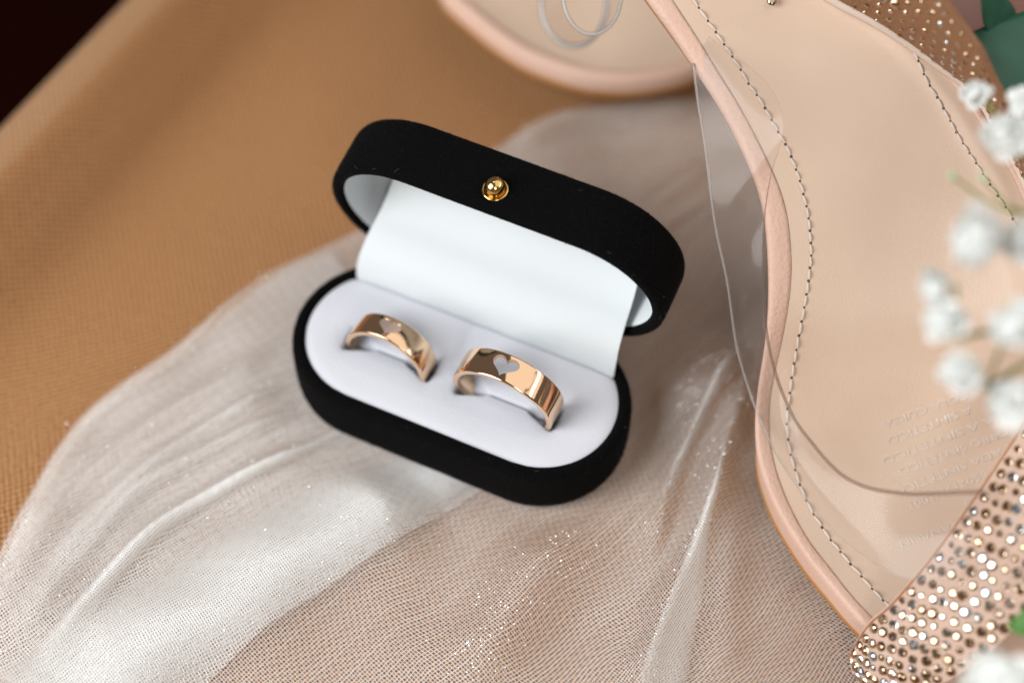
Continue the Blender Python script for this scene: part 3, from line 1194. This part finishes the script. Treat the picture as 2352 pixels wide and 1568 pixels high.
# stitches and needle holes
SL = [(1560, -60), (1583, -14), (1605, 19), (1626, 49), (1644, 75), (1663, 103), (1682, 131), (1701, 161), (1719, 193), (1738, 219), (1757, 249), (1772, 276), (1787, 304), (1804, 332), (1817, 360), (1828, 390), (1837, 416), (1845, 446), (1852, 474), (1857, 502), (1860, 530), (1862, 558), (1863, 587), (1860, 615), (1857, 645), (1852, 676), (1847, 706), (1841, 738), (1835, 770), (1829, 803), (1824, 834), (1818, 867), (1814, 902), (1808, 938), (1807, 973), (1810, 1009), (1816, 1044), (1826, 1079), (1837, 1113), (1852, 1149), (1869, 1181), (1888, 1211), (1908, 1240), (1930, 1267), (1953, 1295), (1978, 1323), (2003, 1352), (2028, 1378), (2055, 1405)]
SR = [(2080, 84), (2094, 112), (2109, 141), (2122, 171), (2136, 197), (2153, 224), (2167, 249), (2183, 278), (2197, 304), (2212, 330), (2227, 352), (2242, 375), (2258, 400), (2274, 424), (2292, 450), (2310, 476), (2326, 503), (2340, 530), (2352, 558)]
sp = np.linspace(-1, 1, 7)
SV, SF = tube([(u, 0.05 * math.sin(u * 3), .16 * (1 - u * u)) for u in sp], [.1, .24, .3, .31, .3, .24, .1], 8)
st_me = mesh_data('stitch', SV, SF)
st_me.materials.append(M_THREAD)
HV = [(.31 * math.cos(t), .31 * math.sin(t), .05) for t in np.linspace(0, 2 * math.pi, 12, endpoint=False)] + [(.22 * math.cos(t), .22 * math.sin(t), .02) for t in np.linspace(0, 2 * math.pi, 12, endpoint=False)] + [(0, 0, -.05)]
HF = [(k, (k + 1) % 12, 12 + (k + 1) % 12, 12 + k) for k in range(12)] + [(12 + k, 12 + (k + 1) % 12, 24) for k in range(12)]
ho_me = mesh_data('needle_hole', HV, HF)
ho_me.materials.append(M_HOLE)
for S in (SL, SR):
    for k, (x, y) in enumerate(S):
        p = ins_pt(x, y)
        n = ins_n(x, y)
        nx_ = S[k + 1] if k + 1 < len(S) else (2 * x - S[k - 1][0], 2 * y - S[k - 1][1])
        q = ins_pt(*nx_)
        tdir = nrm(q - p)
        s = nrm(np.cross(n, tdir))
        n2 = np.cross(tdir, s)
        sc = random.uniform(.75, 1.15)
        inst('needle_hole', ho_me, frame(tdir, s, n2, p + n * .03, (sc, sc * .85, 1)), sandal)
        L = np.linalg.norm(q - p)
        an = random.uniform(-.12, .12)
        td, ss = tdir * math.cos(an) + s * math.sin(an), s * math.cos(an) - tdir * math.sin(an)
        inst('stitch', st_me, frame(td, ss, n2, (p + q) / 2 + n * (.08 + random.uniform(-.03, .04)), (L * .40, 1, 1)), sandal)

# embossed lines, upside down to the camera
LINES = [('XANALIN', (2069, 1253), (2208, 1200)), ('O', (2218, 1158), (2242, 1149)), ('6502191/1001', (2091, 1163), (2268, 1088)),
         ('ADA SINTETICO', (2052, 1135), (2302, 1035)), ('FORRO SINTETICO', (2065, 1086), (2330, 985)), ('LA A SINTETICO', (2026, 1063), (2300, 955)),
         ('A SINTETICO', (2039, 1016), (2232, 940)), ('COLA CURSA', (2028, 978), (2225, 906))]
for txt, a, b in LINES:
    cu = bpy.data.curves.new('embossed_text', 'FONT')
    cu.body = txt
    cu.size = 1.0
    cu.extrude = 0.03
    cu.bevel_depth = 0.012
    cu.bevel_resolution = 1
    cu.resolution_u = 3
    tmp = bpy.data.objects.new('embossed_text', cu)
    COL.objects.link(tmp)
    bpy.context.view_layer.update()
    me = bpy.data.meshes.new_from_object(tmp.evaluated_get(bpy.context.evaluated_depsgraph_get()))
    bpy.data.objects.remove(tmp)
    co = np.empty(len(me.vertices) * 3)
    me.vertices.foreach_get('co', co)
    co = co.reshape(-1, 3)
    wd = co[:, 0].max() - co[:, 0].min()
    x0 = co[:, 0].min()
    pa, pb = ins_pt(*a), ins_pt(*b)
    X = nrm(pa - pb)                                  # reads from right to left in the picture
    L = np.linalg.norm(pa - pb)
    n = ins_n((a[0] + b[0]) / 2, (a[1] + b[1]) / 2)
    Yd = nrm(np.cross(n, X))
    W = []
    for q in co:
        u = (q[0] - x0) / wd
        pp = (a[0] * u + b[0] * (1 - u), a[1] * u + b[1] * (1 - u))
        s_ = ins_pt(*pp)
        W.append(s_ + Yd * (q[1] * 2.3 - .85) + n * (q[2] * 2.0 + .03))
    W = (np.array(W) - origin(sandal)) * MM
    me.vertices.foreach_set('co', W.astype(np.float32).ravel())
    me.materials.clear()
    me.materials.append(M_EMBOSS)
    me.update()
    o = bpy.data.objects.new('embossed_text', me)
    COL.objects.link(o)
    o.parent = sandal

# clear vinyl strap: out of the slit, bulging past the edge, then across the foot
VA = [((1592, 146), 64.6), ((1603, 235), 60), ((1618, 330), 55), ((1642, 515), 45), ((1670, 649), 38), ((1693, 800), 28), ((1726, 911), 22), ((1757, 990), 20), ((1803, 1075), 21), ((1870, 1170), 22), ((1950, 1250), 24), ((2060, 1320), 28), ((2200, 1350), 33)]
VB = [((1628, 84), 68.2), ((1760, 190), 66.5), ((1800, 290), 63), ((1772, 397), 58), ((1756, 500), 53.5), ((1753, 615), 47.5), ((1758, 740), 40), ((1778, 845), 34), ((1811, 934), 30), ((1850, 998), 29), ((1944, 1097), 30), ((2068, 1132), 34), ((2260, 1128), 42)]
NA = 120
ca_ = smooth_curve([tuple(P(x, y, z)) for (x, y), z in VA], NA)
cb_ = smooth_curve([tuple(P(x, y, z)) for (x, y), z in VB], NA)
V = []
NV = 16
for i in range(NA):
    d = cb_[i] - ca_[i]
    t_ = nrm((ca_[min(i + 1, NA - 1)] + cb_[min(i + 1, NA - 1)]) - (ca_[max(i - 1, 0)] + cb_[max(i - 1, 0)]))
    n = nrm(np.cross(d, t_))
    if n @ (CAM - ca_[i]) < 0:
        n = -n
    amp = 1.2 * min(1, i / 20) * (1 + .5 * math.sin(i * .17))
    for j in range(NV):
        v = j / (NV - 1)
        V.append(ca_[i] + d * v + n * amp * math.sin(math.pi * v))
vs = obj('clear_strap', V, grid_faces(NA, NV), M_VINYL, sandal)
tv, tf = tube(cb_, np.interp(np.arange(NA), [0, 28, 46, 70, NA], [.01, .02, .24, .36, .42]), 8)
obj('strap_edge', tv, tf, M_VINYLEDGE, vs)
tv, tf = tube(ca_, np.interp(np.arange(NA), [0, 60, 85, NA], [.3, .3, .16, .05]), 8)
obj('strap_edge', tv, tf, M_VINYLPALE, vs)


# jewelled straps
def stone_mesh():
    n = 8
    V = []
    for r, h, o in ((1.0, 0.0, 0), (1.0, .12, 0), (.84, .42, .5), (.5, .62, 0)):
        for k in range(n):
            t = 2 * math.pi * (k + o) / n
            V.append((r * math.cos(t), r * math.sin(t), h))
    F = grid_faces(4, n, False, True) + [tuple(24 + k for k in range(n))]
    me = mesh_data('rhinestone', V, F, smooth=False)
    me.materials.append(M_STONE)
    return me


ST = stone_mesh()


def strap(e1, e2, arch, nu, nv, m, name, rows, pitch, rad, edge_m, big=0.02, trim=.42):
    c1 = smooth_curve([tuple(P(x, y, z)) for (x, y), z in e1], nu)
    c2 = smooth_curve([tuple(P(x, y, z)) for (x, y), z in e2], nu)
    G = np.zeros((nu, nv, 3))
    NN = np.zeros((nu, 3))
    for i in range(nu):
        d = c2[i] - c1[i]
        t_ = nrm(c1[min(i + 1, nu - 1)] + c2[min(i + 1, nu - 1)] - c1[max(i - 1, 0)] - c2[max(i - 1, 0)])
        n = nrm(np.cross(d, t_))
        if n @ (CAM - c1[i]) < 0:
            n = -n
        NN[i] = n
        for j in range(nv):
            v = j / (nv - 1)
            G[i, j] = c1[i] + d * v + n * arch * math.sin(math.pi * v)
    top = G.reshape(-1, 3)
    bot = (G - NN[:, None] * 1.1).reshape(-1, 3)
    n0 = len(top)
    F = grid_faces(nu, nv)
    F = F + [tuple(k + n0 for k in f[::-1]) for f in F]
    for j in (0, nv - 1):
        for i in range(nu - 1):
            a, b = i * nv + j, (i + 1) * nv + j
            F.append((a, b, b + n0, a + n0))
    for i in (0, nu - 1):
        for j in range(nv - 1):
            a, b = i * nv + j, i * nv + j + 1
            F.append((a, b, b + n0, a + n0))
    so = obj(name, np.vstack([top, bot]), F, m, sandal, sharp=50)
    tv, tf = tube(G[:, 0] - NN * .35, np.full(nu, trim), 8)
    obj('strap_trim', tv, tf, edge_m, so)
    tv, tf = tube(G[:, 0] - NN * .95 + nrm(G[nu // 2, 0] - G[nu // 2, 1]) * .35, np.full(nu, .5), 8)
    obj('strap_lining', tv, tf, M_INSOLE, so)
    # stones
    Lc = np.linalg.norm(np.diff(G[:, nv // 2], axis=0), axis=1).sum()
    ncol = int(Lc / pitch)
    cnt = 0
    for i in range(ncol):
        for j in range(rows):
            u = (i + .5 + (.5 if j % 2 else 0)) / ncol + random.gauss(0, .07) / ncol
            v = (j + .6) / (rows + .2) + random.gauss(0, .008)
            if not (0.01 < u < .99 and 0.03 < v < .97):
                continue
            fu, fv = u * (nu - 1), v * (nv - 1)
            a, b = int(fu), int(fv)
            a2, b2 = min(a + 1, nu - 1), min(b + 1, nv - 1)
            p = G[a, b] + (G[a2, b] - G[a, b]) * (fu - a) + (G[a, b2] - G[a, b]) * (fv - b)
            tu = nrm(G[a2, b] - G[a if a2 > a else a - 1, b])
            tvv = nrm(G[a, b2] - G[a, b if b2 > b else b - 1])
            n = nrm(np.cross(tu, tvv))
            if n @ NN[a] < 0:
                n = -n
            # each stone sits a little askew
            n = nrm(n + RNG.normal(0, .10, 3))
            an = random.uniform(0, 6.28)
            x_ = nrm(tu * math.cos(an) + tvv * math.sin(an))
            x_ = nrm(x_ - n * (x_ @ n))
            y_ = np.cross(n, x_)
            r = rad * random.choice((.7, .88, .95, 1, 1, 1, 1.08))
            if random.random() < big:
                r = rad * 1.9
            x, y = project(p)
            if not (-60 < x < 2420 and -60 < y < 1640):
                continue
            inst('rhinestone', ST, frame(x_, y_, n, p - n * .02, (r, r, r * 1.05)), so)
            cnt += 1
    so['stones'] = cnt
    return so


strap([((1948, 1515), 1.5), ((1968, 1478), 8), ((2000, 1432), 13.5), ((2052, 1386), 18), ((2150, 1270), 26), ((2250, 1130), 34), ((2345, 988), 41), ((2420, 870), 45), ((2500, 740), 46)],
      [((2055, 1665), -.5), ((2080, 1630), 6), ((2120, 1590), 12), ((2190, 1555), 17), ((2290, 1480), 25), ((2400, 1370), 33), ((2500, 1240), 40), ((2580, 1120), 44), ((2660, 980), 45)],
      1.6, 90, 24, M_STRAP, 'jewelled_strap', 9, 2.75, 1.06, M_STRAPEDGE)
strap([((1800, -75), 78), ((1905, -3), 75), ((2000, 48), 73), ((2080, 98), 70), ((2150, 148), 67), ((2240, 218), 63), ((2290, 300), 59), ((2340, 390), 55), ((2380, 480), 51)],
      [((1960, -170), 92), ((2070, -90), 91), ((2150, -20), 90), ((2205, 55), 87), ((2250, 120), 84), ((2285, 195), 79), ((2325, 270), 74), ((2380, 370), 68), ((2430, 470), 62)],
      .8, 70, 18, M_STRAPDARK, 'jewelled_strap', 7, 2.6, .62, M_CREAM, .04, 1.15)

# one crystal on the clear vinyl at the top edge
cp = ins_pt(1773, 3, 1.0)
cn = ins_n(1773, 3)
cx = nrm(np.cross(cn, [0, 1.0, 0]))
inst('rhinestone', ST, frame(cx, np.cross(cn, cx), cn, cp, (1.0, 1.0, 1.0)), sandal)
# pink heel piece behind the far strap
c1 = smooth_curve([tuple(P(x, y, z)) for (x, y), z in [((2090, -120), 62), ((2140, -10), 60), ((2185, 80), 58), ((2230, 170), 55), ((2280, 270), 52)]], 30)
V = []
for p in c1:
    for s in np.linspace(0, 1, 6):
        V.append(p + np.array([RT[0], RT[1], 0]) * 5.0 * s + np.array([0, 0, -6.0 * s * s]))
obj('heel_strap', V, grid_faces(30, 6), M_BIND, sandal)

# second sandal lying further back
sandal2 = tag(empty('sandal', tuple(P(1400, -50, 0))), 'second beige sandal with a clear vinyl loop behind the box lid', 'sandal', 'pair of sandals')
O2 = [(1020, -2), (1075, 46), (1130, 90), (1200, 135), (1280, 168), (1360, 189), (1450, 194), (1530, 184), (1600, 163), (1680, 118), (1745, 40), (1775, -80), (1750, -250), (1650, -420), (1480, -520), (1300, -500), (1120, -380), (1000, -200), (985, -80)]
Z2 = 16.0
pts = np.array([P(x, y, Z2) for x, y in O2 + O2[:1]])
cv = smooth_curve(pts, 121)[:-1]
cen = cv.mean(0)
tn = np.roll(cv, -1, 0) - np.roll(cv, 1, 0)
nn_ = np.stack([-tn[:, 1], tn[:, 0]], 1)
nn_ /= np.linalg.norm(nn_, axis=1)[:, None]
sgn = np.sign(((cen[:2] - cv[:, :2]) * nn_).sum(1).mean())
nn_ *= sgn


def ringpts(d, z):
    return np.c_[cv[:, :2] + nn_ * d, np.full(len(cv), z)]


rim2 = ringpts(4.0, Z2 + .3)
V = np.vstack([rim2] + [np.c_[cen[:2] + (rim2[:, :2] - cen[:2]) * k, np.full(len(cv), Z2 - d)] for k, d in ((.93, .3), (.8, .8), (.5, 1.0), (.15, 1.0))])
obj('insole', V, grid_faces(5, 120, False, True) + [tuple(range(480, 600))], M_INSOLE, sandal2)
V = np.vstack([ringpts(4.1, Z2 + .1), ringpts(3.4, Z2 + 1.0), ringpts(2.2, Z2 + 1.3), ringpts(1.0, Z2 + .9), ringpts(.2, Z2 - .4), ringpts(.1, Z2 - 3)])
obj('binding', V, grid_faces(6, 120, False, True), M_BIND, sandal2)
V = np.vstack([ringpts(.6, Z2 - 2.8), ringpts(-.1, Z2 - 3), ringpts(.5, Z2 - 5.5), ringpts(2.5, Z2 - 7.5), ringpts(6, Z2 - 8.5)])
obj('outsole', V, grid_faces(5, 120, False, True) + [tuple(range(480, 600))], M_OUTSOLE, sandal2)
# clear loop of vinyl, its near rim sharp
t = np.linspace(0, 2 * math.pi, 64, endpoint=False)
r1 = np.array([PD(1318 + 75 * math.cos(a), 8 - 99 * math.sin(a), 388) for a in t])
r2 = np.array([PD(1360 + 67 * math.cos(a), -12 - 91 * math.sin(a), 366) for a in t])
V = []
for k in range(64):
    for s in np.linspace(0, 1, 8):
        V.append(r1[k] * (1 - s) + r2[k] * s)
loop = obj('clear_loop', V, grid_faces(64, 8, True, False), M_VINYL, sandal2)
for rr, rad in ((r1, .62), (r2, .36)):
    tv, tf = tube(np.vstack([rr, rr[:1]]), rad, 8, False)
    obj('loop_edge', tv, tf, M_LOOPEDGE, loop)
sp_ = smooth_curve([tuple(r1[16]), tuple(PD(1250, -180, 385)), tuple(PD(1150, -330, 400)), tuple(P(1100, -300, 12))], 30)
V = []
for p in sp_:
    for s in (-4, 0, 4):
        V.append(p + RT * s)
obj('clear_strap', V, grid_faces(30, 3), M_VINYL, sandal2)

# pink leather thing in the far right corner
pl = smooth_curve([(2150, -60), (2230, -10), (2290, 20), (2352, 30), (2430, 40), (2500, 60)], 24)
V = []
for x, y in pl:
    for s in np.linspace(-1, 1, 14):
        p = P(x, y + 60 * s, 26)
        V.append(p + np.array([0, 0, 7 * (1 - s * s) - 3 * abs(s)]))
pk = obj('leather_piece', V, grid_faces(24, 14), M_PINK)
so_ = pk.modifiers.new('thickness', 'SOLIDIFY')
so_.thickness = 0.004
tag(pk, 'dusky pink leather piece in the far corner behind the green leaf', 'leather')


# ------------------------------------------------------------------ flowers and leaves
def bloom(parent, x, y, depth, diam_px, seed, squash=1.0, ang=0.0):
    rg = random.Random(seed)
    c0 = PD(x, y, depth)
    r = diam_px * .62 * depth / FPX
    ax = nrm(-FW * 0.75 + RT * rg.uniform(-.6, .3) + UP * rg.uniform(-.5, .5))
    a = nrm(np.cross(ax, [0, 0, 1]))
    b = np.cross(ax, a)
    V, F, FM = [], [], []
    for layer, (n, tilt, rl) in enumerate(((7, 1.5, 1.0), (7, 1.15, 1.0), (6, .75, .95), (4, .35, .9))):
        for k in range(n):
            t = 2 * math.pi * (k + rg.uniform(-.3, .3)) / n + layer * .4
            L = r * rl * rg.uniform(.7, 1.2)
            wdt = L * rg.uniform(.6, .85)
            dirp = nrm(a * math.cos(t) + b * math.sin(t))
            side = nrm(-a * math.sin(t) + b * math.cos(t))
            tl = tilt + rg.uniform(-.2, .2)
            d = dirp * math.sin(tl) + ax * math.cos(tl)
            nrmal = dirp * -math.cos(tl) + ax * math.sin(tl)
            i0 = len(V)
            for u in (0, .35, .7, 1.0):
                ww = wdt * (.25 + .9 * u * (1.25 - .55 * u)) * (.8 if u == 1 else 1)
                for q in (-1, -.5, 0, .5, 1):
                    ruf = .12 * r * math.sin(q * 6 + k + u * 4) * u
                    V.append(c0 + d * L * (u - (.12 * abs(q) if u == 1 else 0)) + side * ww * q * .6 + nrmal * (ruf - .12 * r * q * q * (1 - u)))
            F += [tuple(i0 + m for m in f) for f in grid_faces(4, 5)]
    i0 = len(V)
    for th in np.linspace(.05, 1.9, 9):               # crumpled heart of the bloom
        for q in range(14):
            ph = 2 * math.pi * q / 14
            rr = r * (.66 + .10 * math.sin(ph * 5 + th * 7 + seed) + .07 * math.sin(ph * 3 - th * 11) + .08 * math.sin(ph * 2 + seed))
            V.append(c0 + rr * (ax * math.cos(th) * 1.15 + (a * math.cos(ph) + b * math.sin(ph)) * math.sin(th)))
    F += [tuple(i0 + m for m in f) for f in grid_faces(9, 14, False, True)]
    o = obj('blossom', V, F, M_PETAL, parent)
    cv_ = [c0 + ax * r * .74 + (a * math.cos(t) * s + b * math.sin(t) * s) * r * .14 + ax * r * .06 * (1 - s) for s in (1, .5) for t in np.linspace(0, 6.28, 8, endpoint=False)]
    obj('stamens', cv_, grid_faces(2, 8, False, True) + [tuple(range(8, 16))], M_CENTRE, o)
    # green calyx below
    cl = [c0 - ax * r * (.1 + .5 * h) + (a * math.cos(t) + b * math.sin(t)) * r * (.32 * (1 - h) + .08) for h in (0, .5, 1) for t in np.linspace(0, 6.28, 8, endpoint=False)]
    obj('calyx', cl, grid_faces(3, 8, False, True), M_STEM, o)
    return c0 - ax * r * .6


def sprig(name, label, blooms, root, buds=(), nodes=()):
    e = tag(empty(name, tuple(PD(*root))), label, 'flowers', 'white flowers at the right edge')
    for k, (x, y, d, s, node) in enumerate(blooms):
        q = bloom(e, x, y, d, s, 100 + int(x + y))
        nx0 = PD(*nodes[node])
        pth = smooth_curve([tuple(q), tuple((q + nx0) / 2 + np.array([0, 0, -2.0])), tuple(nx0)], 12)
        v_, f_ = tube(pth, .38, 6)
        obj('stem', v_, f_, M_STEM, e)
    for (x, y, d, s, node) in buds:
        c0 = PD(x, y, d)
        r = s / 2 * d / FPX
        V = []
        for th in np.linspace(0.05, math.pi - .05, 8):
            for ph in np.linspace(0, 2 * math.pi, 10, endpoint=False):
                V.append(c0 + r * (RT * math.sin(th) * math.cos(ph) * .75 + FW * math.sin(th) * math.sin(ph) * .75 + UP * math.cos(th) * 1.1))
        obj('bud', V, grid_faces(8, 10, False, True), M_BUD, e)
        nx0 = PD(*nodes[node])
        pth = smooth_curve([tuple(c0), tuple((c0 + nx0) / 2 + np.array([0, 0, -3.0])), tuple(nx0)], 12)
        v_, f_ = tube(pth, .28, 6)
        obj('stem', v_, f_, M_STEM, e)
    for nd in nodes:
        a, b = PD(*nd), PD(*root)
        v_, f_ = tube(smooth_curve([tuple(a), tuple((a + b) / 2 + UP * 3), tuple(b)], 14), .5, 6)
        obj('stem', v_, f_, M_STEM, e)
    return e


sprig('baby_breath_sprig', "white baby's breath sprig with round blooms below the large green leaf",
      [(2243, 213, 318, 62, 0), (2312, 305, 300, 100, 0), (2350, 232, 310, 56, 0), (2238, 545, 282, 118, 1), (2345, 560, 285, 95, 1)],
      (2560, 480, 300), [(2187, 404, 300, 24, 1), (2256, 408, 300, 22, 1)], [(2400, 380, 300), (2420, 500, 290)])
sprig('baby_breath_sprig', "white baby's breath sprig hanging lower over the embossed insole lettering",
      [(2142, 660, 286, 74, 0), (2172, 740, 284, 84, 0), (2212, 850, 284, 88, 1), (2335, 745, 282, 110, 1), (2322, 925, 288, 104, 1)],
      (2600, 800, 290), [(2196, 662, 288, 20, 0)], [(2225, 770, 288), (2262, 890, 290)])
sprig('baby_breath_sprig', "single large white bloom in the bottom corner beside the jewelled toe strap",
      [(2300, 1565, 285, 150, 0)], (2600, 1600, 300), [], [(2480, 1600, 295)])


def leaf(name, label, base, tip, wid, depth_b, depth_t, bend, rib=True, m=M_LEAF):
    nb = 24
    a, b = PD(base[0], base[1], depth_b), PD(tip[0], tip[1], depth_t)
    ax = b - a
    L = np.linalg.norm(ax)
    ax = ax / L
    side = nrm(np.cross(ax, -FW))
    n = nrm(np.cross(side, ax))
    V = []
    for i in range(nb):
        u = i / (nb - 1)
        wv = wid * math.sin(math.pi * (u ** .8) * .97 + .04)
        for j in range(13):
            s = j / 6 - 1
            V.append(a + ax * L * u + side * wv * s + n * (bend * math.sin(math.pi * u) - .22 * wid * (abs(s) ** 1.3) * (1 if s > 0 else -.1) + .25 * math.sin(u * 18) * abs(s)))
    o = obj(name, V, grid_faces(nb, 13), m)
    o['origin'] = [0.0, 0.0, 0.0]
    sd = o.modifiers.new('thickness', 'SOLIDIFY')
    sd.thickness = 0.0004
    tag(o, label, 'leaf', 'green leaves at the right edge')
    G = np.array(V).reshape(nb, 13, 3)
    v_, f_ = tube(G[:, 6] + n * .1, np.linspace(.45, .12, nb), 6)
    obj('midrib', v_, f_, M_RIB, o)
    for i in range(3, nb - 3, 3):
        for sgn in (-1, 1):
            pth = [G[min(nb - 1, i + k), 6 + sgn * int(round(5.4 * k / 3))] + n * .08 for k in range(4)]
            v_, f_ = tube(smooth_curve(pth, 8), np.linspace(.16, .05, 8), 5)
            obj('vein', v_, f_, M_RIB, o)
    return o


leaf('leaf', 'large teal green leaf with a pale midrib at the top right corner', (2560, 215), (2206, 105), 12.5, 345, 334, 1.5)
leaf('leaf', 'small dark olive leaf standing above the large green leaf', (2330, 120), (2244, -50), 3.6, 345, 330, .8)
leaf('leaf', 'half hidden teal leaf at the frame edge above the large leaf', (2560, 60), (2312, 66), 5.0, 352, 350, 1.0)
leaf('leaf', 'small bright green leaf tip at the bottom right beside the jewelled strap', (2480, 1400), (2318, 1442), 4.0, 310, 312, 1.0, True,
     m_plain('bright_leaf', (0.07, 0.20, 0.03), 0.5))
for o in bpy.data.objects:
    if 'origin' in o:
        del o['origin']
